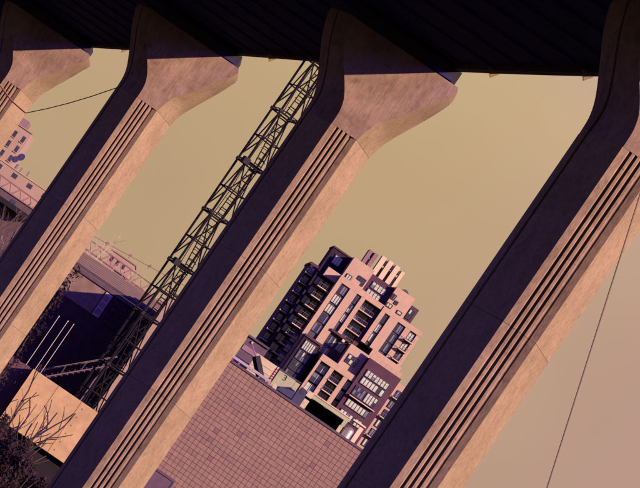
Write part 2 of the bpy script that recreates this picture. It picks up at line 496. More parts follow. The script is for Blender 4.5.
# grey steel door at the foot of the wall
d = empty('steel_door', at(-14, 0, WD - 0.32) * 1.0)
d.location.z = 0
tag(d, 'grey steel roller door at the foot of the tiled wall', 'door')
mb = MB(); mb.box(0, 27 * ws, -0.02, 0.26, 0, EYE + 67 * ws); mb.build('door_leaf', M['hut'], d)
mb = MB(); mb.box(-0.1, 27 * ws + 0.1, -0.08, 0.27, EYE + 67 * ws, EYE + 69.5 * ws); mb.build('lintel', M['coping'], d)
for x in (-0.1, 27 * ws): 
    mb = MB(); mb.box(x, x + 0.1, -0.06, 0.27, 0, EYE + 67 * ws - 0.003); mb.build('jamb', M['coping'], d)

# ------------------------------------------------------------------ apartment tower
BD = 900.0; bs = BD / F
apt = empty('apartment_tower', (35 * bs, BD, 0), R(4))
tag(apt, 'stepped pink and plum apartment tower with tall crown fins', 'building')
def X(r): return (r - 35) * bs
def Z(U): return EYE + U * bs
def part(name, m, r0, r1, u0, u1, y0, y1, parent=apt):
    mb = MB(); mb.box(X(r0), X(r1), y0, y1, Z(u0), Z(u1)); return mb.build(name, m, parent)
GL = [M['glass_dark'], M['glass_mid'], M['glass_pale']]
PANE = {}
def window(r0, r1, u0, u1, y, nc=2, nr=1, pale=0.25, parent=apt, depth=0.25):
    """window unit whose outer face lies at y: dark frame with panes set into it"""
    x0, x1, z0, z1 = X(r0), X(r1), Z(u0), Z(u1)
    fr = MB(); t = 0.13
    fr.box(x0, x0 + t, y, y + depth, z0, z1); fr.box(x1 - t, x1, y, y + depth, z0, z1)
    fr.box(x0 + t, x1 - t, y, y + depth, z0, z0 + t); fr.box(x0 + t, x1 - t, y, y + depth, z1 - t, z1)
    cw = (x1 - x0 - 2 * t) / nc; rh = (z1 - z0 - 2 * t) / nr
    for i in range(1, nc): fr.box(x0 + t + i * cw - 0.05, x0 + t + i * cw + 0.05, y + 0.02, y + depth, z0 + t, z1 - t)
    w = fr.build('window', M['frame'], parent)
    lit = rnd.random() < pale
    for i in range(nc):
        for j in range(nr):
            k = 2 if (lit and rnd.random() < 0.85) or rnd.random() < pale * 0.25 else (1 if rnd.random() < 0.45 else 0)
            key = (round(cw, 2), round(rh, 2), k)
            if key not in PANE:
                mb = MB(); mb.box(0.055, cw - 0.055, 0, 0.05, 0.03, rh - 0.03)
                PANE[key] = mb.mesh('pane', GL[k])
            o = link('pane', PANE[key], w); o.location = (x0 + t + i * cw, y + depth - 0.12, z0 + t + j * rh)
    return w
def balcony(r0, r1, u, y0, y1, parent=apt, rail=True):
    s = part('balcony', M['slab_edge'], r0, r1, u - 0.9, u, y0, y1, parent)
    if rail:
        mb = MB(); x0, x1 = X(r0) + 0.05, X(r1) - 0.05
        mb.box(x0, x1, y0 + 0.06, y0 + 0.10, Z(u) + 0.95, Z(u) + 1.05)
        n = max(3, int((x1 - x0) / 0.55))
        for i in range(n + 1):
            x = x0 + (x1 - x0 - 0.06) * i / n
            mb.box(x, x + 0.06, y0 + 0.06, y0 + 0.10, Z(u), Z(u) + 0.95)
        mb.build('railing', M['rail'], s)
ST = 11.4
# core and left shaded wing
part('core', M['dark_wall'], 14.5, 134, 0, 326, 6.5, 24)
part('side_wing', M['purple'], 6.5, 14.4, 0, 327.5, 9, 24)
for k in range(11):
    u = 318 - k * ST
    balcony(5.2, 13.5, u, 6.6, 8.95)
    window(7, 13, u + 1.2, u + 8.6, 8.7, 2, 2, 0.25)
part('wing_parapet', M['purple'], 5.5, 14.6, 327.6, 330.5, 8.8, 24.2)
# loggia bay left of slab A, shaded by it
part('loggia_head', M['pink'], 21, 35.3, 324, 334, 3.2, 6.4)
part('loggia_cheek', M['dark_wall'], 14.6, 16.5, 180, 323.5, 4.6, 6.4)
for k in range(11):
    u = 312 - k * ST
    balcony(21.5, 35.2, u, 0.9, 6.45)
    window(17.5, 26, u + 0.6, u + 9.2, 6.1, 2, 1, 0.2)
    window(26.6, 34.8, u + 0.6, u + 9.2, 6.1, 2, 1, 0.25)
# slab A: pink piers with window columns between them
part('pier_strip', M['pink'], 35.5, 40.2, 150, 326.8, 0, 6.4)
part('pier_strip', M['pink'], 50.4, 58.8, 262, 326.8, 0, 6.4)
part('pier_strip', M['pink'], 64.4, 69.0, 284, 326.8, 0, 6.4)
part('slab_head', M['pink'], 35.5, 69.0, 326.9, 333.2, 0, 6.4)
part('spandrel', M['frame'], 40.3, 50.3, 150, 326.7, 0.75, 6.3)
part('spandrel', M['frame'], 58.9, 64.3, 262, 326.7, 0.75, 6.3)
for k in range(7):
    u = 316.6 - k * ST
    if u > 262: window(40.6, 50.0, u, u + 9.6, 0.42, 3, 1, (0, 1, .6, 0, 0, 0, 0)[k])
    if u > 284: window(59.1, 64.1, u, u + 9.6, 0.42, 2, 1 + k % 2, (0, .8, .8, .3, .2, 0, 0)[k])
# loggia bay between slab A and slab B
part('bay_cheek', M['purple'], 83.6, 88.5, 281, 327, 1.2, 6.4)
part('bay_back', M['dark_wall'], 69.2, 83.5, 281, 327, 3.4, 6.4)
part('bay_head', M['pink'], 69.1, 88.4, 327.1, 332.6, 0.3, 6.4)
for k in range(4):
    u = 316 - k * ST
    window(69.6, 83.2, u + 0.8, u + 9.8, 3.05, 4, 1, 0.0)
    balcony(69.2, 84.8, u, 0.5, 3.35, rail=True)
# slab B
for r0, r1 in ((88.6, 93.2), (99.2, 108.8), (118.3, 124.0)):
    part('pier_strip', M['pink'], r0, r1, 290, 326.8, 0, 6.4)
part('pier_strip', M['pink'], 131.8, 135.5, 290, 326.8, 0.1, 6.4)
part('slab_head', M['pink'], 88.6, 135.5, 326.9, 332.0, 0, 6.4)
for r0, r1 in ((93.3, 99.1), (108.9, 118.2), (124.1, 131.7)):
    part('spandrel', M['frame'], r0, r1, 290, 326.7, 0.75, 6.3)
for k in range(4):
    u = 316.6 - k * ST
    if u < 288: u = 290.5
    h = 9.6 if k < 3 else 1
    if k < 3:
        window(93.4, 99.0, u, u + h, 0.42, 2, 1 + k % 2, (0, .9, .9)[k])
        window(109.1, 118.0, u, u + h, 0.42, 3, 1, 0)
        window(124.4, 131.4, u + 1, u + h - 0.5, 0.42, 2, 1, 0.35)
        balcony(123.5, 133.0, u, -1.5, 0.7)
# penthouses and crown
part('penthouse', M['pink'], 37.6, 62.3, 333.3, 357.5, 5.2, 18)
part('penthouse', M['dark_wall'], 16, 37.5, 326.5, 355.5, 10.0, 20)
window(22, 31, 341, 351, 9.7, 3, 1, 1.0)
part('penthouse_roof', M['purple'], 15.5, 37.4, 355.6, 357.2, 9.7, 20.3)
window(41, 47, 334, 340, 4.9, 2, 1, 0.6)
window(52, 61, 337, 345, 4.9, 3, 1, 0.0)
part('terrace_wall', M['pink'], 47, 56, 333.3, 338.5, 1.8, 2.4)
part('penthouse', M['purple'], 62.5, 89.2, 332.5, 354.6, 6.6, 19)
window(67.6, 84.2, 341.8, 349.2, 6.3, 4, 2, 0.9)
window(67.0, 83.4, 333.6, 340.4, 6.3, 4, 2, 0.9)
part('penthouse', M['pink'], 90, 112.4, 332.2, 357, 4.6, 18)
window(90.6, 95, 343.5, 349.5, 4.3, 2, 1, 0)
window(96.5, 100, 341, 345, 4.3, 1, 1, 0)
part('terrace_wall', M['pink'], 88.8, 111, 332.1, 338.6, 1.6, 2.2)
window(89.6, 96, 333.6, 338.0, 1.3, 2, 1, 1.0)
window(102.5, 108, 333.6, 337.2, 1.3, 1, 1, 1.0)
part('penthouse', M['purple'], 112.6, 122.6, 332.3, 351, 7, 16)
window(114.5, 120.5, 337, 347.5, 6.7, 2, 2, 0.4)
arch = MB(); n = 10
arch.loft([[(X(95 + 10 * i / n), yy, Z(357 + 3.2 * math.sin(math.pi * i / n))) for i in range(n + 1)] + [(X(105), yy, Z(356.5)), (X(95), yy, Z(356.5))] for yy in (6, 14)])
arch.build('arched_roof', M['frame'], apt)
for k, r in enumerate((61.2, 69.4, 77.8)):
    part('crown_fin', M['cream'], r, r + 5.2, 352, 376.0, 7.6, 11)
    part('crown_panel', M['pink'], r + 5.3, r + 8.0, 354.7, 366 + 2 * (k % 2), 9.6, 12.5)
    part('crown_box', M['cream'], r + 4.6, r + 8.1, 369.5, 374, 9.0, 12)
part('crown_fin', M['cream'], 86.2, 89.8, 355, 374.5, 8.2, 11)
part('crown_fin', M['mauve'], 47, 50.8, 357.6, 373.8, 8, 12)
part('crown_fin', M['mauve'], 53.2, 57.5, 357.6, 374, 8, 12)
part('crown_panel', M['pink'], 50.9, 53.1, 357.6, 366, 8.8, 12)
part('crown_panel', M['mauve'], 50.9, 53.1, 368, 373.6, 9, 12)
# lower blocks in front
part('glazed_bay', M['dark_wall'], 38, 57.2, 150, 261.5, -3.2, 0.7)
part('bay_roof', M['purple'], 37.6, 57.6, 261.6, 263.8, -3.6, 0.6)
for k in range(5):
    u = 249 - k * ST
    window(41.5, 54.5, u, u + 10.2, -3.5, 5, 2, 0.12)
    window(29.2, 35.2, u + 1, u + 9.4, 1.6, 2, 2, 0.9)
part('lower_strip', M['purple'], 28, 35.4, 150, 262, 2, 6)
part('recess_wall', M['purple'], 57.8, 81, 255, 284, 0.9, 6.2)
window(59.5, 69, 268, 278, 0.6, 4, 1, 0.6)
window(71, 80, 268, 278, 0.6, 3, 1, 0.2)
window(59.5, 69, 257.5, 265.5, 0.6, 4, 1, 0.3)
part('roof_box', M['cream'], 72.5, 75.5, 278.6, 281.3, -0.5, 0.5)
part('roof_edge', M['purple'], 57.6, 80.8, 281.4, 283.6, -0.6, 2.1)
part('block', M['pink'], 81, 102.0, 256, 281, -4.4, 6)
window(85, 96.5, 262.5, 272, -4.7, 3, 2, 0.6)
part('roof_edge', M['pink'], 62.4, 103, 249.5, 256, -6.4, 2)
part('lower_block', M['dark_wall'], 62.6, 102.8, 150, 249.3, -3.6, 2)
for r0, r1 in ((62.5, 65), (76.2, 80.6), (92.2, 97)):
    part('pier_strip', M['pink'], r0, r1, 150, 249.4, -6.3, -3.7)
for k in range(5):
    u = 238.6 - k * 11.6
    window(65.3, 76, u, u + 10, -5.3, 2, 2, 0.55)
    window(81.2, 91.8, u, u + 9.6, -4.2, 3, 1, 0.1)
    balcony(80.8, 92.0, u - 0.3, -6.6, -4.3)
    window(97.3, 102.7, u, u + 9.8, -5.3, 2, 1, 0.25)
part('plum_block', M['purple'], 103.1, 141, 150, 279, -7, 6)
part('terrace_wall', M['pink'], 102.5, 137, 279.2, 290.2, -2.4, -1.8)
for i in range(6):
    part('parapet_panel', M['pink'], 103.2 + i * 6.0, 108.9 + i * 6.0, 279.1, 284.0, -6.7, -6.4)
for (r0, r1, u0, u1, nc, nr, pl) in ((108, 135, 261.2, 268.6, 7, 2, 1), (108, 135, 252.6, 260.4, 7, 1, 1), (107.5, 120, 239, 249.6, 4, 2, 0.35),
                                     (121, 134.5, 239, 249.6, 4, 2, 0.5), (108, 134, 226.5, 234.6, 7, 1, 0.5), (108, 134, 214, 222, 7, 1, 0.2), (108, 134, 200, 208, 7, 1, 0.2)):
    window(r0, r1, u0, u1, -7.3, nc, nr, pl)
balcony(106.5, 136.5, 237.4, -8.4, -7.05, rail=False)
part('end_block', M['pink'], 141.2, 176, 150, 275.5, -5, 6)
for k in range(6):
    u = 260.5 - k * 11.4
    window(145.5, 154.5, u, u + 8.6, -5.3, 3, 1, 0.35)
    window(158, 167, u, u + 8.6, -5.3, 3, 1, 0.3)
    if k % 2 == 0: balcony(144, 155.5, u, -6.4, -5.05)

# ------------------------------------------------------------------ vehicles and gear on the terrace
VD = WD + 4.0; vs = VD / F
def vp(r, U, dy=0.0): return Vector((r * vs, VD + dy, EYE + U * vs))
def vthing(name, label, cat, r, dy=0.0):
    o = empty(name, (r * vs, VD + dy, TOPZ - 0.25)); tag(o, label, cat); return o
def vbox(name, m, par, r0, r1, u0, u1, y0, y1):
    ox, oz = par.location.x, par.location.z
    mb = MB(); mb.box(r0 * vs - ox, r1 * vs - ox, y0, y1, EYE + u0 * vs - oz, EYE + u1 * vs - oz)
    return mb.build(name, m, par)
U0 = 194.6
hut = vthing('site_hut', 'dark site hut with a paler band behind the guard rail', 'hut', 4, 9)
vs_keep = vs; vs = (VD + 9) / F
vbox('wall', M['hut'], hut, -7, 17, U0 - 7, 230, 0, 3); vbox('roof', M['coping'], hut, -7.6, 17.6, 230.1, 232, -0.15, 3.15)
vbox('band', M['hut_band'], hut, -6, 12, 216, 221, -0.06, -0.003)
vbox('lamp', M['white_paint'], hut, -1, 0.8, 226, 227.6, -0.12, -0.003)
vs = vs_keep
# red car behind the rail
car = vthing('parked_car', 'small red car half hidden behind the guard rail', 'car', 3, 2.0)
def carprof(pts, y0, y1, name, m):
    mb = MB(); mb.loft([[(x, y0, z) for x, z in pts], [(x, y1, z) for x, z in pts]]); return mb.build(name, m, car)
carprof([(-1.1, 0.25), (1.15, 0.25), (1.2, 0.6), (0.9, 0.78), (-1.0, 0.82), (-1.15, 0.55)], -0.75, 0.75, 'body', M['red'])
carprof([(-0.85, 0.78), (0.75, 0.76), (0.42, 1.12), (-0.6, 1.14)], -0.62, 0.62, 'cabin', M['white_paint'])
for x in (-0.7, 0.72):
    mb = MB(); mb.bar((x, -0.78, 0.27), (x, -0.5, 0.27), 0.27, 0.27, 14); mb.build('wheel', M['black'], car)
mb = MB(); mb.poly([(-0.55, -0.626, 0.84), (0.4, -0.626, 0.84), (0.3, -0.626, 1.06), (-0.45, -0.626, 1.06)]); mb.build('window', M['glass_dark'], car)
# guard rail
gr = vthing('guard_rail', 'grey steel guard rail running along the wall top', 'guard rail', -5, -1.8)
vbox('rail', M['galv'], gr, -40, 37, 201.8, 204.4, 0, 0.06)
for r in range(-36, 38, 12): vbox('post', M['galv'], gr, r, r + 1.2, U0 - 1, 203, 0.063, 0.16)
# black loading boom leaning against the first container
bo = vthing('loading_boom', 'black slanted loading boom in front of the pale container', 'boom', 34, -0.6)
mb = MB(); p = vp(11, 220) - vp(34.5, 197); p.y = 0
mb.bar((0, 0, 0.2), (p.x, 0, p.z + 0.2), 0.27, 0.27, 4); mb.build('arm', M['black'], bo)
mb = MB(); mb.box(-0.4, 0.4, -0.3, 0.3, 0, 0.28); mb.build('base', M['black'], bo)
mb = MB(); mb.bar((p.x, 0, p.z + 0.2), (p.x - 0.75, 0, p.z + 0.75), 0.035, 0.03, 6); mb.build('jib', M['hut_band'], bo)
# pale container with red striped corner
c1 = vthing('pale_container', 'cream container with red and white striped edge', 'container', 25, 0.4)
vbox('shell', M['truck_pale'], c1, 10, 34.6, U0 + 3, 221.6, 0, 2.6)
vbox('corner_post', M['white_paint'], c1, 34.8, 36.6, U0 + 3, 221.8, -0.05, 2.6)
for k in range(7): vbox('stripe', M['red'], c1, 34.7, 36.7, 202 + 2.7 * k, 203.3 + 2.7 * k, -0.075, -0.053)
vbox('skid', M['black'], c1, 11, 35, U0 - 2.5, U0 + 2.9, 0.1, 2.5)
for k in range(3): vbox('seam', M['truck_pale'], c1, 11, 34, 203.5 + 5.6 * k, 203.9 + 5.6 * k, -0.03, -0.003)
# green container with a painted mark
c2 = vthing('green_container', 'pale green container with a dark painted mark', 'container', 50, 0.3)
vbox('shell', M['truck_green'], c2, 38, 57.4, U0 + 1, 220.4, 0, 2.6)
vbox('end_door', M['truck_green'], c2, 57.7, 63, U0 + 1, 219.6, 0.02, 2.6)
vbox('top_rail', M['coping'], c2, 37.6, 63.3, 220.5, 221.6, -0.04, 2.64)
vbox('skid', M['black'], c2, 39, 62, U0 - 2.5, U0 + 0.9, 0.1, 2.5)
ox, oz = c2.location.x, c2.location.z
mk = MB()
def stroke(pts):
    for (a, b), (c, d_) in zip(pts[:-1], pts[1:]):
        mk.bar((a * vs - ox, -0.012, EYE + b * vs - oz), (c * vs - ox, -0.012, EYE + d_ * vs - oz), 0.021, 0.021, 5)
stroke([(45.0, 218.6), (47.4, 218.8), (48.3, 217.6), (47.2, 216.4), (46.0, 216.4)])
stroke([(47.2, 216.4), (48.4, 215.2), (47.4, 213.8), (45.0, 214.0)])
mk.build('painted_mark', M['black'], c2)
# dark truck standing in front of the green container's foot
tk = vthing('dump_truck', 'dark blue truck in the shade beside the green container', 'truck', 62, -1.5)
def tprof(pts, y0, y1, name, m):
    mb = MB(); mb.loft([[(r * vs - tk.location.x, y0, EYE + u * vs - tk.location.z) for r, u in pts], [(r * vs - tk.location.x, y1, EYE + u * vs - tk.location.z) for r, u in pts]])
    return mb.build(name, m, tk)
M['navy'] = mat('navy_paint', (0.02, 0.02, 0.045), 0.5)
tprof([(64, 199), (73.5, 199), (73.5, 210), (71.5, 216.5), (65.5, 217), (64, 212)], 0, 1.35, 'cab', M['navy'])
tprof([(46, 201), (63.7, 201), (63.7, 209), (48.5, 206)], 0.05, 1.3, 'dump_body', M['navy'])
tprof([(45, 198.6), (73, 198.6), (73, 200.8), (45, 200.8)], 0.25, 1.1, 'chassis', M['black'])
tprof([(66.2, 210.5), (71, 210.5), (70.4, 215), (66.4, 215.2)], -0.02, -0.004, 'window', M['glass_dark'])
for r in (49, 54.5, 69):
    mb = MB(); x = r * vs - tk.location.x
    mb.bar((x, -0.04, 0.16), (x, 0.22, 0.16), 0.155, 0.155, 14); mb.build('wheel', M['black'], tk)
tprof([(41, 199), (46.3, 199), (44.6, 203.4), (42, 205.2), (40.2, 203)], 0.1, 0.8, 'bucket', M['truck_pale'])
# open loading bay: pale frame round a black interior
lb = vthing('loading_bay', 'open loading bay with pale green beam and black interior', 'bay', 98, 0.5)
vbox('roof_beam', M['truck_green'], lb, 80.5, 124, 215.2, 219.4, 0, 0.5)
vbox('beam_cap', M['ochre'], lb, 80.5, 124, 219.5, 220.4, -0.05, 3.2)
vbox('end_block', M['truck_pale'], lb, 73.8, 80.3, 213.8, 220, -0.1, 0.6)
vbox('post', M['truck_pale'], lb, 74.6, 80.2, U0, 211, -0.05, 0.5)
vbox('post', M['truck_pale'], lb, 118.6, 122.6, U0, 209, -0.02, 0.5)
vbox('post', M['truck_green'], lb, 119.4, 123.4, 209.1, 215.1, -0.02, 0.5)
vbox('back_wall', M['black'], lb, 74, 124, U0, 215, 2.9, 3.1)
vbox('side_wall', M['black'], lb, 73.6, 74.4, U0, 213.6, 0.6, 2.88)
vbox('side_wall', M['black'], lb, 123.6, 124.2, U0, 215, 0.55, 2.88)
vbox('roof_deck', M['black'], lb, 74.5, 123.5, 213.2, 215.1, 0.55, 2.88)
# silver tank
tkk = vthing('silver_tank', 'shiny silver cylindrical tank beside the loading bay', 'tank', 130, 0.6)
mb = MB(); mb.bar((0, 0.35, 0.1), (0, 0.35, 1.25), 0.35, 0.35, 28); mb.build('drum', M['silver'], tkk, 40)
mb = MB(); mb.bar((0, 0.35, 1.253), (0, 0.35, 1.42), 0.36, 0.16, 28); mb.build('lid', M['silver'], tkk, 30)
for a in range(3):
    x = 0.28 * math.cos(a * 2.1); y = 0.35 + 0.28 * math.sin(a * 2.1)
    mb = MB(); mb.bar((x, y, 0), (x, y, 0.12), 0.04, 0.04, 6); mb.build('leg', M['black'], tkk)
pk = vthing('pump_kiosk', 'ochre kiosk post with flat canopy right of the silver tank', 'kiosk', 138, 0.7)
vbox('post', M['ochre'], pk, 136.5, 141, U0, 219, 0, 0.7)
vbox('canopy', M['ochre'], pk, 127, 142, 220.5, 222, -0.1, 1.2)

# ------------------------------------------------------------------ tower crane mast close behind the second pier
CD = 165.0; cs = CD / F
cm = empty('lattice_mast', (-101.5 * cs, CD, 0), R(24))
tag(cm, 'black lattice mast with inner ladders left of the middle pier', 'mast')
hw = 0.53; SEGH = 61 * cs; z0 = EYE + 5 * cs
corners = [(-hw, -hw), (hw, -hw), (hw, hw), (-hw, hw)]
NS = 9
topz = z0 + NS * SEGH + 0.6
for x, y in corners:
    mb = MB(); mb.bar((x, y, 0), (x, y, topz), 0.062, 0.062, 4); mb.build('chord', M['steel_dark'], cm)
ringm = MB()
for i in range(4):
    a, b = corners[i], corners[(i + 1) % 4]; ringm.bar((*a, 0), (*b, 0), 0.042, 0.042, 4); ringm.bar((*a, 0.12), (*b, 0.12), 0.026, 0.026, 4)
    ringm.box(a[0] - 0.08, a[0] + 0.08, a[1] - 0.08, a[1] + 0.08, -0.03, 0.12)
RING = ringm.mesh('frame_ring', M['steel_dark'])
midm = MB()
for i in range(4):
    a, b = corners[i], corners[(i + 1) % 4]; midm.bar((*a, 0), (*b, 0), 0.034, 0.034, 4)
MID = midm.mesh('strut_ring', M['steel_dark'])
DIAG = []
for i in range(4):
    a, b = corners[i], corners[(i + 1) % 4]
    mb = MB(); mb.bar((*(a if i % 2 else b), 0.3), (*(b if i % 2 else a), SEGH - 0.05), 0.036, 0.036, 4); DIAG.append(mb.mesh('brace', M['steel_dark']))
lad = MB()
for s_ in (-0.24, 0.24): lad.bar((s_ * 0.85 + 0.24, -0.18, 0.1), (s_ * 0.85 + 0.12, 0.3, SEGH), 0.03, 0.03, 4)
for k in range(9):
    t = (k + 0.5) / 9; x = 0.24 - 0.12 * t; y = -0.18 + 0.48 * t
    lad.bar((x - 0.2, y, 0.1 + t * (SEGH - 0.1)), (x + 0.2, y, 0.1 + t * (SEGH - 0.1)), 0.026, 0.026, 4)
for k in range(5):                                   # safety hoops
    t = (k + 0.7) / 5; x = 0.24 - 0.12 * t; y = -0.18 + 0.48 * t; zz = 0.1 + t * (SEGH - 0.1)
    pts = [(x + 0.25 * math.cos(a), y - 0.3 * math.sin(a), zz) for a in [math.pi * j / 6 for j in range(7)]]
    lad.path(pts, 0.016, 4)
LAD = lad.mesh('ladder', M['steel_dark'])
plm = MB(); plm.box(-hw + 0.05, hw - 0.05, -hw + 0.05, 0.06, 0.08, 0.12); PLAT = plm.mesh('platform', M['steel_dark'])
for s_ in range(NS + 1):
    z = z0 + s_ * SEGH
    o = link('frame_ring', RING, cm); o.location.z = z
    if s_ == NS: break
    o = link('strut_ring', MID, cm); o.location.z = z + SEGH / 2
    for me in DIAG:
        o = link('brace', me, cm); o.location.z = z
    o = link('ladder', LAD, cm); o.location.z = z; o.rotation_euler = (0, 0, 0)
    if s_ % 2: o.scale = (1, -1, 1)
    if s_ % 2 == 0:
        o = link('platform', PLAT, cm); o.location.z = z
mb = MB(); mb.path([(-hw * 0.4, hw * 0.6, 0), (-hw * 0.4, hw * 0.6, topz)], 0.03, 5); mb.build('cable_riser', M['steel_dark'], cm)
mb = MB(); mb.path([(-hw * 0.75 + 0.05 * math.sin(k * 1.7), -hw * 0.9, k * 1.1) for k in range(27)], 0.022, 5); mb.build('hose', M['steel_dark'], cm)
for k in (1, 4, 6):
    mb = MB(); z = z0 + k * SEGH; mb.box(-hw - 0.22, -hw + 0.1, -hw - 0.2, -hw + 0.12, z - 0.12, z + 0.2); mb.build('anchor_bracket', M['steel_dark'], cm)

# ------------------------------------------------------------------ distant red tower crane
RD = 600.0; rs = RD / F
rc = empty('tower_crane', (-46 * rs, RD, 0))
tag(rc, 'distant red tower crane with its long lattice jib above the trees', 'crane')
def rx(r): return (r + 46) * rs
def rz(U): return EYE + U * rs
mw = 0.9
mast = MB()
for x, y in ((-mw, -mw), (mw, -mw), (mw, mw), (-mw, mw)): mast.bar((x, y, 0), (x, y, rz(208)), 0.12, 0.12, 4)
zz = 0.0; k = 0
while zz < rz(208) - 2:
    for i in range(4):
        a, b = ((-mw, -mw), (mw, -mw), (mw, mw), (-mw, mw))[i], ((-mw, -mw), (mw, -mw), (mw, mw), (-mw, mw))[(i + 1) % 4]
        if k % 2: a, b = b, a
        mast.bar((*a, zz), (*b, zz + 2), 0.07, 0.07, 4)
    zz += 2; k += 1
mast.build('mast', M['crane_red'], rc)
j0, j1 = rx(-346), rx(-46)
def jz(r, up): return rz((214 if not up else 224) + (208.2 - 214) * (r + 330) / 214 + 0)
chord = MB()
for yy in (-0.75, 0.75): chord.bar((rx(-346), yy, jz(-346, 0)), (rx(-60), yy, jz(-60, 0)), 0.11, 0.11, 5)
chord.bar((rx(-346), 0, jz(-346, 1)), (rx(-60), 0, jz(-60, 1)), 0.13, 0.13, 5)
chord.build('jib_chord', M['crane_red'], rc)
lace = MB(); r = -346.0; up = False
while r < -62:
    n = r + 6.2
    for yy in (-0.75, 0.75):
        a = (rx(r), 0 if up else yy, jz(r, up)); b = (rx(n), yy if up else 0, jz(n, not up)); lace.bar(a, b, 0.07, 0.07, 4)
    if not up: lace.bar((rx(r), -0.75, jz(r, 0)), (rx(r), 0.75, jz(r, 0)), 0.06, 0.06, 4)
    r = n; up = not up
lace.build('jib_lacing', M['crane_red'], rc)
pn = MB(); pn.bar((rx(-230), 0, jz(-230, 1)), (rx(-46), 0, rz(240)), 0.06, 0.06, 5)
for r in (-176, -150, -128): 
    t = (r + 230) / 184; zt = jz(-230, 1) + t * (rz(240) - jz(-230, 1)); pn.bar((rx(r), 0, zt - 0.5), (rx(r), 0, zt + 0.45), 0.07, 0.07, 4); pn.bar((rx(r - 1.5), 0, zt), (rx(r + 1.5), 0, zt + 0.15), 0.16, 0.16, 5)
pn.build('pendant', M['crane_red'], rc)
mb = MB(); mb.loft([[(-mw, -mw, rz(208)), (mw, -mw, rz(208)), (mw, mw, rz(208)), (-mw, mw, rz(208))], [(-.2, -.2, rz(243)), (.2, -.2, rz(243)), (.2, .2, rz(243)), (-.2, .2, rz(243))]]); mb.build('apex', M['crane_red'], rc)

# ------------------------------------------------------------------ beige tower with annex (far left)
tw = empty('office_tower', (-330 * bs, BD, 0))
tag(tw, 'beige tower with small dark windows behind the farthest pier', 'building')
def tbox(name, m, r0, r1, u0, u1, y0, y1, par=tw):
    mb = MB(); mb.box((r0 + 330) * bs, (r1 + 330) * bs, y0, y1, EYE + u0 * bs, EYE + u1 * bs); return mb.build(name, m, par)
tbox('wall', M['beige'], -352, -299.6, 0, 274.6, 0, 14)
def wwin(r0, r1, u0, u1, y):
    w = tbox('window', M['frame'], r0, r1, u0, u1, y - 0.05, y - 0.004)
    s = tbox('sill', M['beige'], r0 - 0.4, r1 + 0.4, u0 - 0.9, u0 - 0.1, y - 0.25, y - 0.004); s.parent = w
    p_ = tbox('pane', M['glass_dark'], r0 + 0.4, r1 - 0.4, u0 + 0.4, u1 - 0.4, y - 0.075, y - 0.053); p_.parent = w
for k in range(5):
    for r in (-334, -324, -314, -304): wwin(r - 1.7, r + 1.7, 262 - k * 11.4, 268.6 - k * 11.4, 0)
tbox('plant_room', M['mauve'], -318, -309, 274.7, 284, 2, 10)
tbox('roof_edge', M['beige'], -352.4, -299.2, 274.65, 275.6, -0.3, 1.9)
ax = empty('low_annex', (-330 * bs, BD - 8, 0))
tag(ax, 'low beige annex with roof pipes and dishes below the beige tower', 'building')
tbox('wall', M['beige'], -352, -232, 0, 233.4, 0, 7.5, ax)
tbox('parapet', M['pink'], -352, -231.6, 233.5, 234.4, -0.2, 0.5, ax)
for r in (-306, -288, -270, -252):
    w = tbox('window', M['glass_dark'], r - 2.7, r + 2.7, 226, 230.6, -0.06, -0.004, ax)
for r in (-300, -284, -268):
    w = tbox('window', M['glass_dark'], r - 1.6, r + 1.6, 205, 211, -0.06, -0.004, ax)
for r, h in ((-292, 6), (-287, 5.5), (-279, 6.5)):
    tbox('flue', M['mauve'], r - 0.8, r + 0.8, 234.5, 234.5 + h, 2, 2.6, ax)
tbox('dish_mount', M['galv'], -297.2, -296.2, 234.5, 242, 1.5, 2, ax); tbox('dish_mount', M['galv'], -293.6, -292.6, 234.5, 247, 2.5, 3, ax)
for r, u, rad, yy in ((-293.4, 247.7, 4.2, 2.2), (-296.6, 242.3, 3.8, 1.2)):
    mb = MB(); n = 18
    c = Vector(((r + 330) * bs, yy, EYE + u * bs)); ax_ = Vector((-0.45, -0.85, 0.25)).normalized()
    up_ = ax_.orthogonal().normalized(); sd = ax_.cross(up_)
    rg = []
    for q in range(4):
        rr = rad * bs * (0.15 + 0.85 * q / 3); dp = 0.25 * (rr / (rad * bs)) ** 2
        rg.append([tuple(c + ax_ * dp + (up_ * math.cos(2 * math.pi * i / n) + sd * math.sin(2 * math.pi * i / n)) * rr) for i in range(n)])
    mb.loft(rg); mb.bar(c, c + ax_ * 0.9, 0.05, 0.05, 5)
    mb.build('dish', M['dish'], ax, 30)

# far pale blocks beyond the trees
def fblock(name, label, m, r0, r1, u1, d, extra=None):
    s = d / F
    o = empty(name, (r0 * s, d, 0)); tag(o, label, 'building')
    mb = MB(); mb.box(0, (r1 - r0) * s, 0, 12, 0, EYE + u1 * s); mb.build('wall', m, o)
    mb = MB(); mb.box(-0.2, (r1 - r0) * s + 0.2, -0.2, 12.2, EYE + u1 * s + 0.003, EYE + (u1 + 1.2) * s); mb.build('roof', M['mauve'], o)
    for a, b, c, dd in extra or []:
        mb = MB(); mb.box((a - r0) * s, (b - r0) * s, -0.06, -0.004, EYE + c * s, EYE + dd * s); mb.build('window', M['glass_dark'], o)
    return o
fblock('pink_block', 'faded pink block rising behind the red crane jib', M['beige'], -168, -140, 224, 840, [(-165, -162, 214, 219), (-158, -155, 214, 219), (-151, -148, 214, 219)])
fblock('white_block', 'low cream block beside the mast above the shed roof', M['cream'], -141, -105, 206.5, 520, [(-131, -127, 198, 202), (-121, -118, 198, 202)])
fblock('grey_block', 'small grey block between bare trees above the shed roof', M['mauve'], -155, -143, 209, 500, [(-151, -147, 202, 206)])
fblock('terrace_house', 'low cream house row behind the bare trees', M['cream'], -200, -156, 203.5, 560, [(-190, -187, 196, 200), (-180, -177, 196, 200), (-170, -167, 196, 200)])
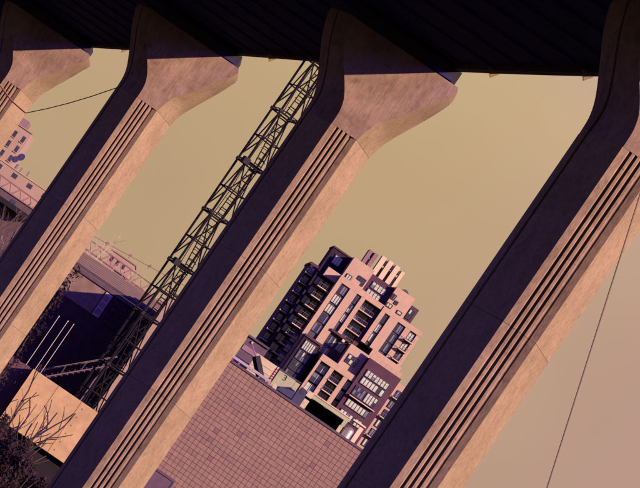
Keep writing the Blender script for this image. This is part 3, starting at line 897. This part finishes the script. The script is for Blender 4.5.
M['shed_mauve'] = mat('shed_mauve', (0.045, 0.027, 0.034), 0.85)
hb = fblock('roadside_shed', 'mauve shed with a heavy dark roof between the two left piers', M['shed_mauve'], -296, -256, 213, 480, [(-280, -274, 206, 210)])
s = 480 / F
mb = MB(); mb.box((-300 + 296) * s, (-252 + 296) * s, -2.5, -0.2, EYE + 200 * s, EYE + 205 * s); mb.build('canopy', M['black'], hb)

# ------------------------------------------------------------------ dark brick shed with wing
SD = 180.0; ss = SD / F
sh = empty('brick_shed', (-210 * ss, SD, 0))
tag(sh, 'black shaded brick shed under a ribbed metal roof', 'building')
def sx(r): return (r + 210) * ss
def sz(U): return EYE + U * ss
def sbox(name, m, r0, r1, u0, u1, y0, y1, par=sh, zb=None):
    mb = MB(); mb.box(sx(r0), sx(r1), y0, y1, sz(u0) if zb is None else zb, sz(u1)); return mb.build(name, m, par)
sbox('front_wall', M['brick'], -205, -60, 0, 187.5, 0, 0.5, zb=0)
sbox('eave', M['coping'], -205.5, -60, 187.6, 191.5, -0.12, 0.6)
M['brick_lit'] = mat('sunlit_brick', (0.10, 0.064, 0.06), 0.9, 0.2, 2.0)  # lighter brick colour paints in the sunlit corner of the darkened wall
sbox('brick_panel', M['brick_lit'], -204, -150, 160, 187.4, -0.03, -0.003)
# roof: sloping back with battens
er, rr_ = Vector((0, 0.0, sz(191.8))), Vector((0, 13.0, sz(191.8) + 1.55))
rf = MB()
rf.loft([[(sx(-206), -0.1, sz(191.6)), (sx(-206), 6, sz(191.6) + 0.95), (sx(-206), 6, sz(191.6) + 1.09), (sx(-206), -0.1, sz(191.6) + 0.14)],
         [(sx(-60), -0.1, sz(191.6)), (sx(-60), 6, sz(191.6) + 0.95), (sx(-60), 6, sz(191.6) + 1.09), (sx(-60), -0.1, sz(191.6) + 0.14)]])
roof = rf.build('roof', M['roof_metal'], sh)
for k in range(7):
    t = k / 6; y = 0.15 + 5.6 * t; z = sz(191.6) + 0.145 + 0.95 * (y + 0.1) / 6.1
    mb = MB(); mb.box(sx(-205.5), sx(-60), y, y + 0.12, z - 0.02, z + 0.07); mb.build('batten', M['batten'], roof)
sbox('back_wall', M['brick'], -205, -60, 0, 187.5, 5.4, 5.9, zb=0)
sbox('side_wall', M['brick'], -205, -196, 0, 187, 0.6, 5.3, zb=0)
w = sbox('pale_panel', M['panel_pale'], -149, -141.5, 160, 186.5, -0.10, -0.033)
for k in range(3): 
    p_ = sbox('pane', M['hut_band'], -147.8 , -142.8, 163 + 7.6 * k, 168.5 + 7.6 * k, -0.13, -0.103); p_.parent = w
for k in range(4):
    for q in range(3):
        p_ = sbox('louvre', M['brick'], -136 + 5 * q, -132.5 + 5 * q, 158 + 7 * k, 162.5 + 7 * k, -0.07, -0.004)
# wing on the right, projecting towards the viewer
wg = empty('shed_wing', (-93 * (SD - 5.2) / F, SD - 5.3, 0))
tag(wg, 'pale rendered wing of the shed mostly hidden by the middle pier', 'building')
q = (SD - 5.2) / F
mb = MB(); mb.box(0, 50 * q, 0, 5.1, 0, EYE + 222 * q); mb.build('wall', M['wing_wall'], wg)
mb = MB(); mb.box(-0.03, 50 * q, -0.1, 5.1, EYE + 222 * q + 0.002, EYE + 224 * q); mb.build('roof', M['coping'], wg)
mb = MB(); mb.box(-0.05, -0.003, 0.6, 3.4, EYE + 112 * q, EYE + 165 * q); mb.build('brick_panel', M['brick'], wg)

# three slim white poles and the steel stair in front of the shed
PD = 160.0; ps = PD / F
for r, ut, lab in ((-174.6, 139, 'leftmost of the three slim white poles by the black shed'), (-164.6, 140, 'middle one of the three slim white poles by the black shed'), (-158, 140.5, 'rightmost of the three slim white poles by the black shed')):
    o = empty('white_pole', (r * ps, PD, 0)); tag(o, lab, 'pole', 'white poles by the shed')
    mb = MB(); mb.bar((0, 0, 0), (0, 0, EYE + ut * ps), 0.017, 0.014, 8); mb.build('shaft', M['white_paint'], o)
    mb = MB(); mb.bar((0, 0, EYE + ut * ps), (0, 0, EYE + ut * ps + 0.06), 0.035, 0.012, 8); mb.build('finial', M['white_paint'], o)
    mb = MB(); mb.bar((0, 0, 0.002), (0, 0, 0.06), 0.11, 0.09, 10); mb.build('base', M['galv'], o)
TD = 168.0; ts = TD / F
st = empty('steel_stair', (-160 * ts, TD, 0)); tag(st, 'outside steel stair with slanting handrails below the shed wall', 'stair')
def tp(r, U, y): return Vector(((r + 160) * ts, y, EYE + U * ts))
sl = 34 / 35.0
for yy in (0.0, 1.0):
    mb = MB(); mb.bar(tp(-190, 45, yy), tp(-104, 45 + 86 * sl, yy), 0.03, 0.03, 4); mb.build('stringer', M['hut_band'], st)
    mb = MB(); mb.bar(tp(-190, 56, yy), tp(-104, 56 + 86 * sl, yy), 0.02, 0.02, 6); mb.build('handrail', M['batten'], st)
    for k in range(6):
        r = -186 + 15 * k; mb = MB(); mb.bar(tp(r, 45 + (r + 190) * sl, yy), tp(r, 56 + (r + 190) * sl, yy), 0.018, 0.018, 5); mb.build('baluster', M['hut'], st)
for k in range(20):
    r = -188 + 4.2 * k; mb = MB(); p = tp(r, 45 + (r + 190) * sl, 0); mb.box(p.x - 0.12, p.x + 0.12, 0.08, 0.92, p.z, p.z + 0.04); mb.build('tread', M['hut'], st)
for r in (-182, -110):
    p = tp(r, 45 + (r + 190) * sl, 0.5); mb = MB(); mb.bar((p.x, 0.5, 0), (p.x, 0.5, p.z), 0.05, 0.05, 6); mb.build('support', M['hut'], st)

# ------------------------------------------------------------------ ochre block, boards for its shaded side, kerb
OD = 150.0; os_ = OD / F
ob = empty('concrete_block', (-166 * os_, OD, 0)); tag(ob, 'sunlit ochre concrete block house crossed by branch shadows', 'building')
mb = MB(); mb.box(0, 30 * os_, 0, 5, EYE + 21 * os_, EYE + 82 * os_); mb.build('panel', M['orange_wall'], ob)
mb = MB(); mb.box(30 * os_ + 0.02, 58 * os_, 0, 5, EYE + 21 * os_, EYE + 82 * os_); mb.build('panel', M['orange_wall'], ob)
mb = MB(); mb.box(58 * os_ + 0.02, 96 * os_, 0, 5, EYE + 21 * os_, EYE + 82 * os_); mb.build('panel', M['orange_wall'], ob)
mb = MB(); mb.box(0.01, 96 * os_ - 0.01, 0.05, 4.85, EYE + 21.4 * os_, EYE + 81.6 * os_); mb.build('core', M['joint'], ob)
mb = MB(); mb.box(0.06, 96 * os_ - 0.05, 0.35, 4.9, 0, EYE + 20.6 * os_); mb.build('plinth', M['black'], ob)
for k in range(6):
    mb = MB(); x = 63 * os_ ; z = 2.75 + 0.42 * k; mb.bar((x, -0.012, z), (x, 0.01, z), 0.03, 0.03, 8); mb.build('tie_hole', M['joint'], ob)
fb = empty('shaded_side_boards', (-232 * os_, OD + 0.8, 0)); tag(fb, 'made-up dark board fence for the shaded left side of the ochre block', 'fence')  # boards added, coloured dark as the block's shaded left side
for k in range(16):
    mb = MB(); x = k * 4.1 * os_; mb.box(x + 0.006, x + 4.1 * os_ - 0.006, 0, 0.04 + 0.006 * (k % 2), 0.02, EYE + (81 + (k % 3) * 0.4) * os_); mb.build('board', M['board'], fb)
for z in (0.6, 2.4, 4.3):
    mb = MB(); mb.box(0, 16 * 4.1 * os_, 0.05, 0.12, z, z + 0.12); mb.build('rail', M['board'], fb)
kb = MB(); kb.loft([[(-8.2, 118, 0.0), (-8.05, 118, 0), (-8.05, 118, 0.13), (-8.2, 118, 0.13)], [(-6.6, 142, 0), (-6.4, 142, 0), (-6.4, 142, 0.13), (-6.6, 142, 0.13)]])
tag(kb.build('kerb', M['kerb']), kind='structure')

# ------------------------------------------------------------------ trees, shrubs, ivy
def branchy(mbs, p, d, length, rad, depth, rg, n=5, bend=0.35, ratio=0.74, twig=None):
    p = Vector(p); d = Vector(d).normalized()
    steps = 3
    for i in range(steps):
        q = p + d * (length / steps)
        r2 = rad * (1 - 0.25 * (i + 1) / steps)
        mbs.bar(p, q, rad * (1 - 0.25 * i / steps), r2, n, False)
        p = q
        d = (d + Vector((rg.uniform(-1, 1), rg.uniform(-1, 1), rg.uniform(-0.4, 0.7))) * bend * 0.5).normalized()
        if depth > 0 and (i > 0 or depth < 3):
            sd = (d + Vector((rg.uniform(-1, 1), rg.uniform(-1, 1), rg.uniform(-0.2, 0.6))) * 0.95).normalized()
            branchy(twig if (twig and depth <= 2) else mbs, p, sd, length * ratio * rg.uniform(0.7, 1.05), r2 * 0.6, depth - 1, rg, max(3, n - 1), bend, ratio, twig)
    if depth > 0:
        branchy(twig if (twig and depth <= 2) else mbs, p, d, length * ratio, rad * 0.7, depth - 1, rg, max(3, n - 1), bend, ratio, twig)

def bare_tree(name, label, loc, h, seed, m, depth=4, rad=None, cat='tree', group=None):
    rg = random.Random(seed)
    o = empty(name, loc); tag(o, label, cat, group)
    t = MB(); c = MB()
    branchy(t, (0, 0, 0), (0.05, 0, 1), h * 0.34, rad or h * 0.022, depth, rg, 6, 0.4, 0.72, c)
    t.build('trunk', m, o); c.build('crown', m, o)
    return o
TG = 'bare trees beyond the shed'
bare_tree('bare_tree', 'pale bare tree touching the ivy pier, left of the others', at(-186, -14, 410), 410 * 252 / F, 11, M['bark_pale'], 5, 0.24, group=TG).location.z = 0
bare_tree('bare_tree', 'pale bare tree in front of the low cream house row', at(-172, -14, 430), 430 * 242 / F, 12, M['bark_pale'], 5, 0.24, group=TG).location.z = 0
bare_tree('bare_tree', 'pale bare tree just left of the small grey block', at(-158, -14, 420), 420 * 238 / F, 13, M['bark_pale'], 5, 0.24, group=TG).location.z = 0
bare_tree('bare_tree', 'dark bare tree below the mauve shed, second from the farthest pier', at(-284, -14, 380), 380 * 228 / F, 14, M['bark'], 5, 0.26, group='bare trees below the mauve shed').location.z = 0
bare_tree('bare_tree', 'dark bare tree below the mauve shed, touching the ivy pier', at(-266, -14, 360), 360 * 222 / F, 15, M['bark'], 5, 0.26, group='bare trees below the mauve shed').location.z = 0

for k, (r, h, lab) in enumerate(((-297, 218, 'dark bare tree close beside the farthest pier below the annex'), (-275, 214, 'dark bare tree midway between the two left piers below the mauve shed'))):
    bare_tree('bare_tree', lab, at(r, -14, 340), 340 * h / F, 41 + k, M['bark'], 5, 0.22, group='bare trees below the mauve shed').location.z = 0
def leafy(mb, c, rad, n, rg, size, mats=2):
    for _ in range(n):
        while True:
            v = Vector((rg.uniform(-1, 1), rg.uniform(-1, 1), rg.uniform(-1, 1)))
            if v.length < 1: break
        p = Vector(c) + Vector((v.x * rad[0], v.y * rad[1], v.z * rad[2]))
        a = Vector((rg.uniform(-1, 1), rg.uniform(-1, 1), rg.uniform(-1, 1))).normalized()
        b = a.orthogonal().normalized(); s_ = size * rg.choice((0.5, 0.8, 1.0, 1.6))
        mb.poly([p - a * s_, p + b * s_ * 0.45, p + a * s_, p - b * s_ * 0.45], rg.randrange(mats))

# low leafy shrubs in front of the ochre block
def shrub(loc, w, h, seed, label, n=900, size=0.07):
    rg = random.Random(seed)
    o = empty('leafy_shrub', loc); tag(o, label, 'shrub', 'shrubs in front of the ochre block')
    mb = MB()
    for k in range(9):
        c = (rg.uniform(-w, w), rg.uniform(-0.5, 0.5), rg.uniform(0.25, 0.85) * h)
        leafy(mb, c, (w * 0.35, 0.45, h * 0.28), n // 9, rg, size)
    mb.build('foliage', [M['leaf'], M['leaf2']], o)
    t = MB()
    for k in range(7): t.bar((0, 0, 0), (rg.uniform(-w, w) * 0.8, rg.uniform(-.3, .3), h * 0.7), 0.03, 0.01, 5, False)
    t.build('stem', M['bark'], o)
shrub((at(-152, 0, 140).x, 140, 0), 0.9, 2.7, 21, 'dark leafy shrub against the left half of the ochre block', 4500)
shrub((at(-112, 0, 137).x, 137, 0), 0.9, 1.9, 22, 'dark leafy shrub low before the right half of the ochre block', 4500)
shrub((at(-180, 0, 132).x, 132, 0), 0.8, 2.6, 23, 'dark leafy shrub at the lower left corner beside the boards of the shaded side', 4000)
# bare saplings whose branches and shadows cross the ochre block
def sapling(loc, h, lean, seed, label):
    rg = random.Random(seed)
    o = empty('bare_sapling', loc); tag(o, label, 'sapling', 'saplings before the ochre block')
    t = MB(); c = MB()
    branchy(t, (0, 0, 0), lean, h * 0.45, 0.065, 2, rg, 6, 0.42, 0.7, c)
    t.build('stem', M['bark'], o); c.build('crown', M['bark'], o)
sapling((at(-150, 0, 149).x, 149.35, 0), 5.6, (0.10, 0, 1), 31, 'tallest bare sapling standing against the ochre block')
sapling((at(-144, 0, 149).x, 149.2, 0), 5.0, (0.34, 0, 1), 35, 'bare sapling leaning right across the ochre block')
sapling((at(-131, 0, 149).x, 149.0, 0), 4.4, (0.05, 0, 1), 37, 'small bare sapling in front of the middle of the ochre block')
# ivy climbing behind the third pier
rg = random.Random(5)
iv = empty('climbing_ivy', at(-188, 0, 117.6)); iv.location.z = 0
tag(iv, 'dark ragged ivy along the right side of the third pier', 'ivy')
mb = MB(); 
for k in range(60):
    U = -30 + 222 * k / 60
    leafy(mb, (rg.uniform(-0.1, 0.14), 0, EYE + U * 117.6 / F), (0.22, 0.25, 0.16), 16, rg, 0.06, 1)
mb.build('foliage', [M['leaf']], iv)
mb = MB(); mb.path([(0.05 * math.sin(k), 0.1, k * 0.5) for k in range(16)], 0.03, 5); mb.build('stem', M['bark'], iv)

# ------------------------------------------------------------------ cables
cb = MB()
A, B = at(150, 855, 62), at(437, -95, 62); 
A = at(236.5 - 88.6 * 0.55, 567.6 + 294 * 0.55, 62); B = at(325 + 88.6 * 1.15, 273 - 294 * 1.15, 62)
pts = []
for k in range(25):
    t = k / 24; p = A.lerp(B, t); pts.append(p)
cb.path(pts, 0.013, 6)
tag(cb.build('guy_wire', M['wire']), 'thin dark wire slanting down in front of the nearest pier', 'wire')
sw = MB()
def swp(r, U, d): return at(r, U, d)
ctrl = [(-420, 335, 134), (-385, 312, 133.5), (-354, 297, 133), (-335, 290.5, 132), (-317, 288.5, 131), (-300, 303, 128), (-280, 326, 125), (-257, 358, 121), (-238, 392, 118.5)]
ctrl[4:] = [(-317, 288.5, 131)] + [(-317 + 60 * t, 288.5 + 71 * t + (-4 * t * (1 - t) * 3), 131 - 12 * t) for t in (0.25, 0.5, 0.75, 1.0, 1.3)]
sw.path([swp(*c) for c in ctrl[:5]], 0.027, 6)
cable = empty('sagging_cable', swp(*ctrl[4])); tag(cable, 'sagging cable strung between the two left piers', 'cable')
o = sw.build('sunlit_line', M['wire_sunlit'], cable); o.location = -Vector(cable.location)  # orange colour paints sunlight on this stretch of the one cable
sw2 = MB(); sw2.path([swp(*c) for c in ctrl[4:]], 0.017, 6); o = sw2.build('dark_line', M['wire'], cable); o.location = -Vector(cable.location)
